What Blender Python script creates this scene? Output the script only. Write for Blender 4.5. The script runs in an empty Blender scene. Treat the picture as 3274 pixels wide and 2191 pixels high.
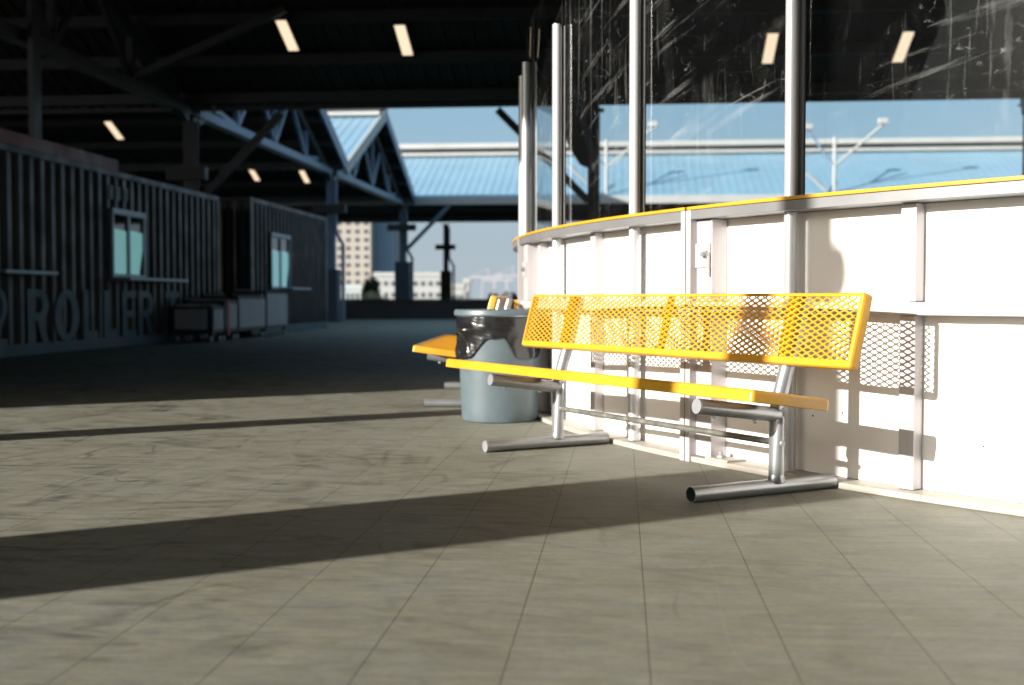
import bpy, bmesh, math, random
from mathutils import Vector, Matrix, noise
random.seed(7)
R = math.radians
scene = bpy.context.scene
col = scene.collection

# ---------------------------------------------------------------- camera
cam_d = bpy.data.cameras.new("camera"); cam = bpy.data.objects.new("camera", cam_d); col.objects.link(cam)
cam.location = (0, 0, 0.77); cam.rotation_euler = (R(90) - 0.0373, 0, 0)
cam_d.sensor_width = 36; cam_d.lens = 41.25; cam_d.clip_end = 6000; cam_d.clip_start = 0.05
cam_d.dof.use_dof = True; cam_d.dof.focus_distance = 4.5; cam_d.dof.aperture_fstop = 2.3; cam_d.dof.aperture_blades = 0
scene.camera = cam

# ---------------------------------------------------------------- sky, sun, exposure
SUN_AZ, SUN_EL = 59.8, 16.4           # the light travels toward this azimuth (clockwise from +Y), dropping at this angle
w = bpy.data.worlds.new("World"); scene.world = w; w.use_nodes = True
nt = w.node_tree; bg = nt.nodes["Background"]
sky = nt.nodes.new("ShaderNodeTexSky"); sky.sky_type = 'NISHITA'; sky.sun_disc = False
sky.sun_elevation = R(SUN_EL); sky.sun_rotation = R(SUN_AZ + 180); sky.air_density = 1.0; sky.dust_density = 6.0; sky.ozone_density = 3.0
veil = nt.nodes.new("ShaderNodeMix"); veil.data_type = 'RGBA'; veil.inputs[0].default_value = .45; veil.inputs[7].default_value = (3.5, 5.8, 7.5, 1)   # thin high haze
wtc = nt.nodes.new("ShaderNodeTexCoord"); wsp = nt.nodes.new("ShaderNodeSeparateXYZ"); nt.links.new(wtc.outputs["Generated"], wsp.inputs[0])
wmr = nt.nodes.new("ShaderNodeMapRange"); wmr.inputs[1].default_value = 0.0; wmr.inputs[2].default_value = .15; nt.links.new(wsp.outputs[2], wmr.inputs[0])
hz = nt.nodes.new("ShaderNodeMix"); hz.data_type = 'RGBA'; hz.inputs[6].default_value = (7.0, 8.0, 8.8, 1); hz.inputs[7].default_value = (3.5, 5.8, 7.5, 1)   # whiter low down
nt.links.new(wmr.outputs[0], hz.inputs[0]); nt.links.new(hz.outputs[2], veil.inputs[7])
nt.links.new(sky.outputs[0], veil.inputs[6]); nt.links.new(veil.outputs[2], bg.inputs[0]); bg.inputs[1].default_value = 0.068
sun_d = bpy.data.lights.new("sun", 'SUN'); sun_d.energy = 5.0; sun_d.angle = R(0.5); sun_d.color = (1.0, 0.935, 0.85)
sun = bpy.data.objects.new("sun", sun_d); col.objects.link(sun)
ld = Vector((math.sin(R(SUN_AZ)) * math.cos(R(SUN_EL)), math.cos(R(SUN_AZ)) * math.cos(R(SUN_EL)), -math.sin(R(SUN_EL))))
sun.rotation_euler = ld.to_track_quat('-Z', 'Y').to_euler(); sun.location = (-20, -12, 12)
vs = scene.view_settings; vs.view_transform = 'Standard'; vs.look = 'None'; vs.exposure = 1.1; vs.gamma = 1
scene.cycles.max_bounces = 8; scene.cycles.transparent_max_bounces = 16; scene.cycles.caustics_reflective = False
scene.cycles.caustics_refractive = False

# ---------------------------------------------------------------- materials
def mat(name, color, rough=0.5, metal=0.0, var=0.0, vscale=8.0, bump=0.0, bscale=60.0, spec=0.5, stretch=(1, 1, 1), detail=5, coat=0):
    m = bpy.data.materials.new(name); m.use_nodes = True
    n, l = m.node_tree.nodes, m.node_tree.links
    p = n["Principled BSDF"]
    p.inputs["Base Color"].default_value = (*color, 1); p.inputs["Roughness"].default_value = rough
    p.inputs["Metallic"].default_value = metal; p.inputs["Specular IOR Level"].default_value = spec
    p.inputs["Coat Weight"].default_value = coat
    tc = n.new("ShaderNodeTexCoord"); mp = n.new("ShaderNodeMapping"); mp.inputs["Scale"].default_value = stretch
    l.new(tc.outputs["Object"], mp.inputs[0])
    if var:
        t = n.new("ShaderNodeTexNoise"); t.inputs["Scale"].default_value = vscale; t.inputs["Detail"].default_value = detail
        l.new(mp.outputs[0], t.inputs["Vector"])
        mr = n.new("ShaderNodeMapRange"); mr.inputs[1].default_value = .3; mr.inputs[2].default_value = .7
        mr.inputs[3].default_value = 1 - var; mr.inputs[4].default_value = 1 + var * .6
        l.new(t.outputs["Fac"], mr.inputs[0])
        mx = n.new("ShaderNodeVectorMath"); mx.operation = 'SCALE'; mx.inputs[0].default_value = color
        l.new(mr.outputs[0], mx.inputs["Scale"]); l.new(mx.outputs[0], p.inputs["Base Color"])
        r2 = n.new("ShaderNodeMapRange"); r2.inputs[1].default_value = .3; r2.inputs[2].default_value = .7
        r2.inputs[3].default_value = max(.02, rough * (1 - var)); r2.inputs[4].default_value = min(1, rough * (1 + var))
        l.new(t.outputs["Fac"], r2.inputs[0]); l.new(r2.outputs[0], p.inputs["Roughness"])
    if bump:
        t2 = n.new("ShaderNodeTexNoise"); t2.inputs["Scale"].default_value = bscale; t2.inputs["Detail"].default_value = 3
        l.new(mp.outputs[0], t2.inputs["Vector"])
        b = n.new("ShaderNodeBump"); b.inputs["Strength"].default_value = bump; b.inputs["Distance"].default_value = .004
        l.new(t2.outputs["Fac"], b.inputs["Height"]); l.new(b.outputs[0], p.inputs["Normal"])
    return m

def math_node(n, l, op, a, b=None, c=None):
    k = n.new("ShaderNodeMath"); k.operation = op
    for i, v in enumerate((a, b, c)):
        if v is None: continue
        if isinstance(v, (int, float)): k.inputs[i].default_value = v
        else: l.new(v, k.inputs[i])
    return k.outputs[0]

PHI = R(5.35)
def floor_material():
    m = bpy.data.materials.new("deck_tiles"); m.use_nodes = True
    n, l = m.node_tree.nodes, m.node_tree.links; p = n["Principled BSDF"]
    M = lambda *a: math_node(n, l, *a)
    tc = n.new("ShaderNodeTexCoord"); mp = n.new("ShaderNodeMapping"); mp.inputs["Rotation"].default_value = (0, 0, PHI)
    l.new(tc.outputs["Object"], mp.inputs[0])
    sp = n.new("ShaderNodeSeparateXYZ"); l.new(mp.outputs[0], sp.inputs[0])
    A, Ecoord = sp.outputs[0], sp.outputs[1]
    T = .301
    ka = M('DIVIDE', M('SUBTRACT', A, .061), T); ia = M('FLOOR', ka); fa = M('SUBTRACT', ka, ia)
    wn0 = n.new("ShaderNodeTexWhiteNoise"); wn0.noise_dimensions = '1D'; l.new(ia, wn0.inputs["W"])
    ke = M('ADD', M('DIVIDE', Ecoord, .602), M('MULTIPLY', M('FLOOR', M('MULTIPLY', wn0.outputs["Value"], 2)), .5)); ie = M('FLOOR', ke); fe = M('SUBTRACT', ke, ie)
    da = M('MULTIPLY', M('MINIMUM', fa, M('SUBTRACT', 1, fa)), T)
    de = M('MULTIPLY', M('MINIMUM', fe, M('SUBTRACT', 1, fe)), .602)
    ja = M('SUBTRACT', 1, M('MULTIPLY', M('MINIMUM', M('DIVIDE', da, .0018), 1), 1))
    je = M('SUBTRACT', 1, M('MINIMUM', M('DIVIDE', de, .0016), 1))
    cv = n.new("ShaderNodeCombineXYZ"); l.new(ia, cv.inputs[0]); l.new(ie, cv.inputs[1])
    wn = n.new("ShaderNodeTexWhiteNoise"); wn.noise_dimensions = '2D'; l.new(cv.outputs[0], wn.inputs["Vector"])
    def nz(scale, stretch, detail=6, dist=0, rot=0, rough=.6):
        mm = n.new("ShaderNodeMapping"); mm.inputs["Scale"].default_value = stretch; mm.inputs["Rotation"].default_value = (0, 0, rot)
        l.new(mp.outputs[0], mm.inputs[0]); t = n.new("ShaderNodeTexNoise"); t.inputs["Scale"].default_value = scale
        t.inputs["Detail"].default_value = detail; t.inputs["Distortion"].default_value = dist; t.inputs["Roughness"].default_value = rough
        l.new(mm.outputs[0], t.inputs["Vector"]); return t.outputs["Fac"]
    def rng(v, a, b, c, d):
        k = n.new("ShaderNodeMapRange"); k.inputs[1].default_value = a; k.inputs[2].default_value = b; k.inputs[3].default_value = c; k.inputs[4].default_value = d
        l.new(v, k.inputs[0]); return k.outputs[0]
    grime = nz(1.3, (1, 1, 1), 7, .4)
    smudge = nz(7, (.8, 1.3, 1), 6, .6, R(12))
    fine = nz(70, (.6, 1.3, 1), 8, 0, 0, .75)
    brush = nz(20, (.22, 1.8, 1), 5, .4, R(-20))
    def ridge(scale, stretch, rot, width, seed, dist=1.2):
        v = nz(scale, stretch, 2, dist, rot + seed, .4)
        return rng(M('ABSOLUTE', M('SUBTRACT', v, .5)), 0, width, 1, 0)
    def patch(scale, seed, lo, hi): return rng(nz(scale, (1, 1, 1), 3, .3, seed), lo, hi, 0, 1)
    r1 = M('MULTIPLY', ridge(2.6, (.5, 1.2, 1), R(20), .045, .0), patch(2.4, .0, .50, .62))
    r2 = M('MULTIPLY', ridge(3.4, (.4, 1.4, 1), R(-35), .050, 1.0), patch(2.9, 2.0, .50, .62))
    r3 = M('MULTIPLY', ridge(.85, (.6, 1.2, 1), R(15), .016, 4.0, .6), patch(1.6, 3.0, .44, .56))
    r4 = M('MULTIPLY', ridge(1.3, (1.2, .5, 1), R(40), .016, 6.0, .6), patch(1.9, 5.0, .46, .58))
    skid = M('MINIMUM', M('ADD', M('MULTIPLY', M('MAXIMUM', r1, r2), .8), M('MULTIPLY', M('MAXIMUM', r3, r4), .75)), 1)
    # more wear out on the open deck to the left than beside the boards
    wear = rng(A, -3.2, .9, 1, .15)
    blot = M('MULTIPLY', rng(nz(6.5, (.6, 1.4, 1), 5, .8, R(8)), .54, .68, 0, 1), wear)
    fac = M('MULTIPLY', M('MULTIPLY', rng(grime, .3, .7, .86, 1.10), rng(smudge, .3, .7, .90, 1.08)), M('MULTIPLY', rng(fine, .3, .7, .80, 1.16), rng(brush, .3, .7, .86, 1.10)))
    fac = M('MULTIPLY', fac, rng(wn.outputs["Value"], 0, 1, .985, 1.015))
    fac = M('MULTIPLY', fac, M('SUBTRACT', 1, M('MULTIPLY', M('MULTIPLY', skid, wear), .72)))
    fac = M('MULTIPLY', fac, M('SUBTRACT', 1, M('MULTIPLY', blot, .42)))
    lt = M('MULTIPLY', ridge(.55, (1.6, .5, 1), R(60), .0022, 2.2, .2), patch(.9, 1.0, .46, .58))
    lt2 = M('MULTIPLY', ridge(.8, (.4, 1.4, 1), R(5), .0022, 5.2, .2), patch(1.1, 2.5, .46, .58))
    fac = M('ADD', fac, M('MULTIPLY', M('MAXIMUM', lt, lt2), .09))
    streak = smudge
    fac = M('MULTIPLY', fac, M('SUBTRACT', 1, M('MAXIMUM', M('MULTIPLY', ja, .88), M('MULTIPLY', je, .07))))
    mixc = n.new("ShaderNodeMix"); mixc.data_type = 'RGBA'
    mixc.inputs[6].default_value = (.240, .231, .172, 1); mixc.inputs[7].default_value = (.196, .205, .181, 1)
    l.new(M('ADD', M('MULTIPLY', rng(grime, .35, .65, 0, 1), .45), M('MULTIPLY', rng(nz(11, (.8, 1.3, 1), 5, .5, R(30)), .35, .65, 0, 1), .55)), mixc.inputs[0])
    sc = n.new("ShaderNodeVectorMath"); sc.operation = 'SCALE'; l.new(mixc.outputs[2], sc.inputs[0]); l.new(fac, sc.inputs["Scale"])
    l.new(sc.outputs[0], p.inputs["Base Color"])
    l.new(rng(streak, .3, .7, .55, .75), p.inputs["Roughness"]); p.inputs["Specular IOR Level"].default_value = .25
    b = n.new("ShaderNodeBump"); b.inputs["Strength"].default_value = .35; b.inputs["Distance"].default_value = .002
    hgt = M('SUBTRACT', M('MULTIPLY', fine, .35), M('MAXIMUM', ja, M('MULTIPLY', je, .06)))
    l.new(hgt, b.inputs["Height"]); l.new(b.outputs[0], p.inputs["Normal"])
    return m

def glass_material(name, seed):
    m = bpy.data.materials.new(name); m.use_nodes = True
    n, l = m.node_tree.nodes, m.node_tree.links; n.remove(n["Principled BSDF"]); out = n["Material Output"]
    M = lambda *a: math_node(n, l, *a)
    tr = n.new("ShaderNodeBsdfTransparent"); tr.inputs[0].default_value = (.90, .93, .93, 1)
    gl = n.new("ShaderNodeBsdfGlossy"); gl.inputs["Roughness"].default_value = .015
    fr = n.new("ShaderNodeFresnel"); fr.inputs[0].default_value = 1.5
    mx = n.new("ShaderNodeMixShader"); l.new(M('MULTIPLY', fr.outputs[0], .55), mx.inputs[0]); l.new(tr.outputs[0], mx.inputs[1]); l.new(gl.outputs[0], mx.inputs[2])
    tc = n.new("ShaderNodeTexCoord")
    def nz(scale, stretch, rot, detail=4, dist=0, off=0, rough=.6):
        a = n.new("ShaderNodeMapping"); a.inputs["Rotation"].default_value = rot; a.inputs["Location"].default_value = (seed * 3.1 + off, seed, off)
        l.new(tc.outputs["Object"], a.inputs[0])
        b = n.new("ShaderNodeMapping"); b.inputs["Scale"].default_value = stretch; l.new(a.outputs[0], b.inputs[0])
        t = n.new("ShaderNodeTexNoise"); t.inputs["Scale"].default_value = scale; t.inputs["Detail"].default_value = detail
        t.inputs["Distortion"].default_value = dist; t.inputs["Roughness"].default_value = rough; l.new(b.outputs[0], t.inputs["Vector"]); return t.outputs["Fac"]
    def rng(v, a, b, c, d):
        k = n.new("ShaderNodeMapRange"); k.inputs[1].default_value = a; k.inputs[2].default_value = b; k.inputs[3].default_value = c; k.inputs[4].default_value = d
        l.new(v, k.inputs[0]); return k.outputs[0]
    patch = rng(nz(1.6, (1, 1, 1), (0, 0, 0), 4, .5), .42, .64, 0, 1)
    # puck scuffs: slanted streaks, vertical runs and fine specks
    s1 = rng(nz(2.2, (.6, .6, 9), (R(28), R(-22), 0), 6, .4), .57, .72, 0, 1)
    s2 = rng(nz(3.0, (7, 7, .5), (0, 0, 0), 5, .5, 3), .57, .74, 0, .7)
    s3 = rng(nz(16, (1, 1, 1.4), (0, 0, 0), 5, .8, 9, .7), .60, .74, 0, 1.2)
    def ridge(scale, stretch, rot, wd, off):
        return rng(M('ABSOLUTE', M('SUBTRACT', nz(scale, stretch, rot, 2, .5, off, .4), .5)), 0, wd, 1, 0)
    s4 = M('MULTIPLY', ridge(1.2, (.5, .5, 3), (R(-25), R(30), 0), .003, 5), .22)
    k = M('ADD', M('MULTIPLY', M('ADD', M('ADD', s1, s2), M('ADD', s3, s4)), M('MULTIPLY', patch, .22)), .004)
    k = M('ADD', k, M('MULTIPLY', rng(nz(5, (1, 1, .35), (R(12), R(-10), 0), 8, .6, 6, .75), .48, .72, 0, 1), M('MULTIPLY', patch, .035)))
    k = M('MINIMUM', k, .5)
    df = n.new("ShaderNodeBsdfDiffuse"); df.inputs[0].default_value = (.72, .74, .74, 1)
    tl = n.new("ShaderNodeBsdfTranslucent"); tl.inputs[0].default_value = (.6, .62, .62, 1)
    dm = n.new("ShaderNodeMixShader"); dm.inputs[0].default_value = .4; l.new(df.outputs[0], dm.inputs[1]); l.new(tl.outputs[0], dm.inputs[2])
    mm = n.new("ShaderNodeMixShader"); l.new(k, mm.inputs[0]); l.new(mx.outputs[0], mm.inputs[1]); l.new(dm.outputs[0], mm.inputs[2])
    l.new(mm.outputs[0], out.inputs[0])
    return m

def emit_material(name, color, strength):
    m = bpy.data.materials.new(name); m.use_nodes = True; p = m.node_tree.nodes["Principled BSDF"]
    p.inputs["Base Color"].default_value = (.8, .8, .8, 1); p.inputs["Emission Color"].default_value = (*color, 1); p.inputs["Emission Strength"].default_value = strength
    return m

YEL = mat("yellow_plastisol", (.62, .315, .021), .38, var=.10, vscale=5, bump=.08, bscale=300, coat=.15)
GALV = mat("galvanised_steel", (.37, .385, .40), .30, .65, var=.08, vscale=7, bump=.05, bscale=200)
GALV_DULL = mat("dull_zinc_pipe", (.24, .24, .215), .45, .6, var=.3, vscale=20, stretch=(1, 1, 1))
CAPM = mat("zinc_end_cap", (.33, .34, .36), .35, .4, var=.12, vscale=20)
DARKIN = mat("pipe_inside", (.06, .065, .07), .7)
BOARD = mat("white_board_plastic", (.86, .85, .84), .42, var=.025, vscale=3)
ALU = mat("brushed_aluminium", (.50, .475, .48), .42, .22, var=.06, vscale=6, stretch=(30, 30, .6))
ALU_CAP = mat("aluminium_cap_rail", (.26, .265, .27), .40, .45, var=.08, vscale=3)
POSTM = mat("polished_aluminium_post", (.52, .53, .55), .36, .35, var=.06, vscale=4)
GASK = mat("black_gasket", (.012, .012, .013), .6)
KICK = mat("pale_kick_strip", (.36, .335, .295), .55, var=.12, vscale=6)
CANM = mat("grey_blue_can_plastic", (.095, .127, .143), .40, var=.10, vscale=9, bump=.10, bscale=220)
BAGM = mat("black_bin_bag", (.012, .012, .013), .22, var=.05, vscale=12, bump=.25, bscale=35, spec=.55)
CONT = mat("dark_blue_container_paint", (.007, .0115, .0155), .45, var=.25, vscale=2.5)
CONT_IN = mat("container_dark", (.008, .009, .011), .6)
TEAL = mat("teal_paint", (.014, .066, .092), .5, var=.2, vscale=3)
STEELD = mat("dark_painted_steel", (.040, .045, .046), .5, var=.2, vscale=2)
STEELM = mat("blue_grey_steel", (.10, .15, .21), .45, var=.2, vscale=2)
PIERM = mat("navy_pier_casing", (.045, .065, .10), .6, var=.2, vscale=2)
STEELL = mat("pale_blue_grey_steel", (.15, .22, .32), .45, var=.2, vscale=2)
DECKM = mat("ribbed_roof_deck", (.030, .032, .030), .6, var=.2, vscale=1.2)
ROOFTOP = mat("standing_seam_metal_roof", (.27, .44, .56), .38, .35, var=.08, vscale=.6)
FASCIA = mat("white_fascia", (.38, .385, .38), .5, var=.06, vscale=1)
WINF = mat("window_frame", (.30, .36, .42), .4, .3)
WING = mat("window_glass", (.02, .03, .03), .03, spec=.9)
PANE_GLOW = emit_material("window_reflection_glow", (.38, 1.0, .98), .12)  # emission standing in for daylight reflected in the container windows
RED = mat("dull_red_paint", (.26, .055, .045), .5, var=.2, vscale=2)
ORANGE = mat("orange_strap", (.75, .09, .02), .5)
CARTW = mat("white_ribbed_panel", (.52, .51, .53), .5, var=.08, vscale=3)
BLACKM = mat("black_frame", (.02, .02, .022), .5)
CONC = mat("dark_concrete", (.040, .032, .028), .8, var=.25, vscale=1.5)
TOWC = mat("cream_tower_wall", (.36, .325, .285), .7, var=.06, vscale=.05)
TOWB = mat("blue_glass_tower", (.14, .21, .30), .35, .3, var=.1, vscale=.05)
TOWG = mat("grey_green_block", (.42, .46, .46), .6, var=.1, vscale=.05)
WINDK = mat("dark_window", (.075, .085, .10), .3)
HEDGE = mat("dark_foliage", (.035, .04, .02), .8, var=.4, vscale=3)
PLUME = mat("dry_cream_plume", (.62, .54, .38), .8, var=.2, vscale=6)
LAMP = emit_material("lamp_diffuser", (1.0, .76, .52), .53)

# ---------------------------------------------------------------- mesh helper
def S(a, e, z=0.0):
    """sheds frame (a across, e away) to world"""
    return Vector((a * math.cos(PHI) + e * math.sin(PHI), -a * math.sin(PHI) + e * math.cos(PHI), z))

class MB:
    def __init__(self, frame=None): self.v = []; self.f = []; self.frame = frame
    def add(self, vs, fs):
        o = len(self.v); self.v += [Vector(p) for p in vs]; self.f += [tuple(i + o for i in q) for q in fs]; return self
    def box(self, x0, x1, y0, y1, z0, z1):
        vs = [(x, y, z) for z in (z0, z1) for x, y in ((x0, y0), (x1, y0), (x1, y1), (x0, y1))]
        return self.add(vs, [(3, 2, 1, 0), (4, 5, 6, 7), (0, 1, 5, 4), (1, 2, 6, 5), (2, 3, 7, 6), (3, 0, 4, 7)])
    def bar(self, p, q, wd, hg, up=(0, 0, 1)):
        p, q = Vector(p), Vector(q); d = (q - p).normalized(); u = Vector(up)
        s = d.cross(u)
        if s.length < 1e-4: s = d.cross(Vector((1, 0, 0)))
        s.normalize(); u = s.cross(d).normalized(); s *= wd / 2; u *= hg / 2
        vs = [c + k for c in (p, q) for k in (-s - u, s - u, s + u, -s + u)]
        return self.add(vs, [(3, 2, 1, 0), (4, 5, 6, 7), (0, 1, 5, 4), (1, 2, 6, 5), (2, 3, 7, 6), (3, 0, 4, 7)])
    def tube(self, pts, r, n=16, caps=True, r_end=None):
        pts = [Vector(p) for p in pts]; rings = []
        for i, p in enumerate(pts):
            d = ((pts[min(i + 1, len(pts) - 1)] - p).normalized() + (p - pts[max(i - 1, 0)]).normalized()).normalized()
            a = d.cross(Vector((0, 0, 1)))
            if a.length < .05: a = d.cross(Vector((1, 0, 0)))
            a.normalize(); b = d.cross(a)
            rr = r if r_end is None else r + (r_end - r) * i / (len(pts) - 1)
            if 0 < i < len(pts) - 1:
                c = (pts[i + 1] - p).normalized().dot(d); rr /= max(c, .6)
            rings.append([p + (a * math.cos(t) + b * math.sin(t)) * rr for t in (2 * math.pi * k / n for k in range(n))])
        if len(pts) > 2 or True:
            # keep rings untwisted
            pass
        vs = [q for rg in rings for q in rg]; fs = []
        for i in range(len(rings) - 1):
            for k in range(n):
                fs.append((i * n + k, i * n + (k + 1) % n, (i + 1) * n + (k + 1) % n, (i + 1) * n + k))
        if caps: fs.append(tuple(range(n))); fs.append(tuple((len(rings) - 1) * n + k for k in reversed(range(n))))
        return self.add(vs, fs)
    def lathe(self, prof, c, n=48, close=False):
        vs = [(c[0] + r * math.cos(2 * math.pi * k / n), c[1] + r * math.sin(2 * math.pi * k / n), c[2] + z) for r, z in prof for k in range(n)]
        fs = [(i * n + k, i * n + (k + 1) % n, (i + 1) * n + (k + 1) % n, (i + 1) * n + k) for i in range(len(prof) - 1) for k in range(n)]
        return self.add(vs, fs)
    def arc(self, c, r0, r1, z0, z1, t0, t1, n=24):
        vs = []; fs = []
        for i in range(n + 1):
            t = R(t0 + (t1 - t0) * i / n)
            for r, z in ((r0, z0), (r1, z0), (r1, z1), (r0, z1)): vs.append((c[0] + r * math.cos(t), c[1] + r * math.sin(t), z))
        for i in range(n):
            for k in range(4): fs.append((i * 4 + k, i * 4 + (k + 1) % 4, i * 4 + 4 + (k + 1) % 4, i * 4 + 4 + k))
        fs.append((0, 1, 2, 3)); fs.append((n * 4 + 3, n * 4 + 2, n * 4 + 1, n * 4))
        return self.add(vs, fs)
    def prism(self, poly, depth):
        """poly: world points of a planar outline; depth: extrusion vector"""
        n = len(poly); d = Vector(depth); vs = [Vector(p) for p in poly] + [Vector(p) + d for p in poly]
        return self.add(vs, [tuple(range(n)), tuple(reversed(range(n, 2 * n)))] + [(i, (i + 1) % n, n + (i + 1) % n, n + i) for i in range(n)])
    def build(self, name, material, parent=None, local=False, smooth=None, bevel=0):
        off = Vector((0, 0, 0))
        if parent is not None and not local:
            off = parent.location.copy(); pp = parent.parent
            while pp: off += pp.location; pp = pp.parent
        vs = self.v
        if self.frame == 'S': vs = [S(*p) for p in vs]
        me = bpy.data.meshes.new(name); me.from_pydata([p - off for p in vs], [], self.f); me.materials.append(material)
        bm = bmesh.new(); bm.from_mesh(me); bmesh.ops.recalc_face_normals(bm, faces=bm.faces); bm.to_mesh(me); bm.free()
        o = bpy.data.objects.new(name, me); col.objects.link(o)
        if parent is not None: o.parent = parent
        if smooth is not None:
            for p in me.polygons: p.use_smooth = True
            me.set_sharp_from_angle(angle=R(smooth))
        if bevel:
            b = o.modifiers.new("bevel", 'BEVEL'); b.width = bevel; b.segments = 2; b.limit_method = 'ANGLE'; b.angle_limit = R(40)
        return o

def tag(o, label=None, cat=None, group=None, kind=None):
    if label: o['label'] = label
    if cat: o['category'] = cat
    if group: o['group'] = group
    if kind: o['kind'] = kind
    return o
def thing(name, label, cat, loc=(0, 0, 0), group=None, kind=None):
    o = bpy.data.objects.new(name, None); o.empty_display_size = .2; col.objects.link(o); o.location = loc
    return tag(o, label, cat, group, kind)
def copy_tree(o, parent=None):
    c = o.copy(); col.objects.link(c)
    if parent is not None: c.parent = parent
    for ch in o.children: copy_tree(ch, c)
    return c

# ---------------------------------------------------------------- ground
g = MB().add([(-1500, -300, 0), (1500, -300, 0), (1500, 3000, 0), (-1500, 3000, 0)], [(0, 1, 2, 3)]).build("floor", floor_material())
tag(g, "worn beige grey deck tiles with thin dark joints and skate scuffs", "floor", kind='structure')

# ---------------------------------------------------------------- sheds: gable roofs over a valley grid
VAL = [25.71 + 12.82 * k for k in range(-2, 4)]     # .07, 12.89, 25.71, 38.53, 51.35, 64.17
ZE, PITCH, TRUSS_A = 5.0, .428, -9.66
def roof_z(e, e0, e1):
    return ZE + PITCH * min(e - e0, e1 - e)
def gable_roof(name, label, a0, a1, i, e_start=None, near_fascia=True, far_fascia=True, ridge_vent=False, rafters=True):
    e0, e1 = VAL[i], VAL[i + 1]; em = (e0 + e1) / 2; es = e0 if e_start is None else e_start
    root = thing(name, label, "roof", S((a0 + a1) / 2 if abs(a0) < 70 else a1 - 10, em, ZE))
    T = .28
    def zz(e): return roof_z(e, e0, e1)
    # ribbed underside
    d = MB('S'); A0, A1 = a0, a1
    prof = [(es, zz(es)), (em, zz(em)), (e1, zz(e1))]
    for (ea, za), (eb, zb) in zip(prof, prof[1:]):
        d.prism([(A0, ea, za + .10), (A0, eb, zb + .10), (A0, eb, zb + .16), (A0, ea, za + .16)], (A1 - A0, 0, 0))
    # deck ribs run down the slope, only where they can be made out
    ra = max(a0, -24)
    while ra < min(a1, 22):
        for (ea, za), (eb, zb) in zip(prof, prof[1:]):
            d.bar((ra, ea, za + .085), (ra, eb, zb + .085), .09, .05)
        ra += .30
    d.build("roof_deck", DECKM, root)
    t = MB('S')
    for (ea, za), (eb, zb) in zip(prof, prof[1:]):
        t.prism([(A0, ea, za + .17), (A0, eb, zb + .17), (A0, eb, zb + T), (A0, ea, za + T)], (A1 - A0, 0, 0))
    ra = max(a0, -40)
    while ra < min(a1, 45):
        for (ea, za), (eb, zb) in zip(prof, prof[1:]): t.bar((ra, ea, za + T + .01), (ra, eb, zb + T + .004), .02, .014)
        ra += .36
    t.build("roof_sheet", ROOFTOP, root)
    # purlins along the shed
    k = es + .8
    while k < e1 - .3:
        pb = MB('S'); pb.box(A0, A1, k - .06, k + .06, zz(k) - .16, zz(k) + .055); pb.build("purlin", STEELD, root); k += 1.28
    if rafters:
        ra = TRUSS_A + 9.05
        while ra < min(a1, 45):
            rb = MB('S')
            for (ea, za), (eb, zb) in zip(prof, prof[1:]): rb.bar((ra, ea, za - .22), (ra, eb, zb - .22), .22, .36)
            rb.build("rafter", STEELD, root); ra += 9.05
    if near_fascia:
        MB('S').box(A0, A1, es - .10, es - .004, zz(es) - .10, zz(es) + .22).build("eave_fascia", FASCIA, root)
    if far_fascia:
        MB('S').box(A0, A1, e1 + .004, e1 + .10, ZE - .02, ZE + .30).build("eave_beam", STEELD, root)
    if ridge_vent:
        v = MB('S'); v.box(A0, A1, em - .55, em + .55, zz(em) + .22, zz(em) + .36); v.build("ridge_vent", STEELD, root)
        v = MB('S'); v.box(A0, A1, em - .7, em + .7, zz(em) + .364, zz(em) + .60); v.build("vent_hood", FASCIA, root)
        v = MB('S'); v.box(A0, A1, em - .95, em - .554, zz(em) - .02, zz(em) + .12); v.build("ridge_flashing", FASCIA, root)
    if a1 < 0:   # white verge on the open gable end
        for (ea, za), (eb, zb), nm in ((prof[0], prof[1], 0), (prof[1], prof[2], 1)):
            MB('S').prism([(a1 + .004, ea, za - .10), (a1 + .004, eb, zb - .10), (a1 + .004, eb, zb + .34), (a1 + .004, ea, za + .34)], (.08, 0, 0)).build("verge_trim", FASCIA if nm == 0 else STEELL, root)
    return root
gable_roof("shed_roof", "dark ribbed shed roof directly overhead in front of the lamps", -80, 60, 0, e_start=1.5, near_fascia=True, far_fascia=False)
gable_roof("shed_roof", "dark shed roof sloping down to the long straight eave with lit lamps", -80, 60, 1, near_fascia=False)
gable_roof("shed_roof", "dark gabled roof nearer of the two at the left of the court", -80, TRUSS_A + .5, 2, near_fascia=False, far_fascia=False)
gable_roof("shed_roof", "small peaked gable roof with white verge, second behind the near eave", -80, TRUSS_A + .5, 3, near_fascia=False, far_fascia=False, ridge_vent=True)
gable_roof("shed_roof", "pale blue metal roof across the far side of the court", -80, 100, 4, ridge_vent=True)

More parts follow.
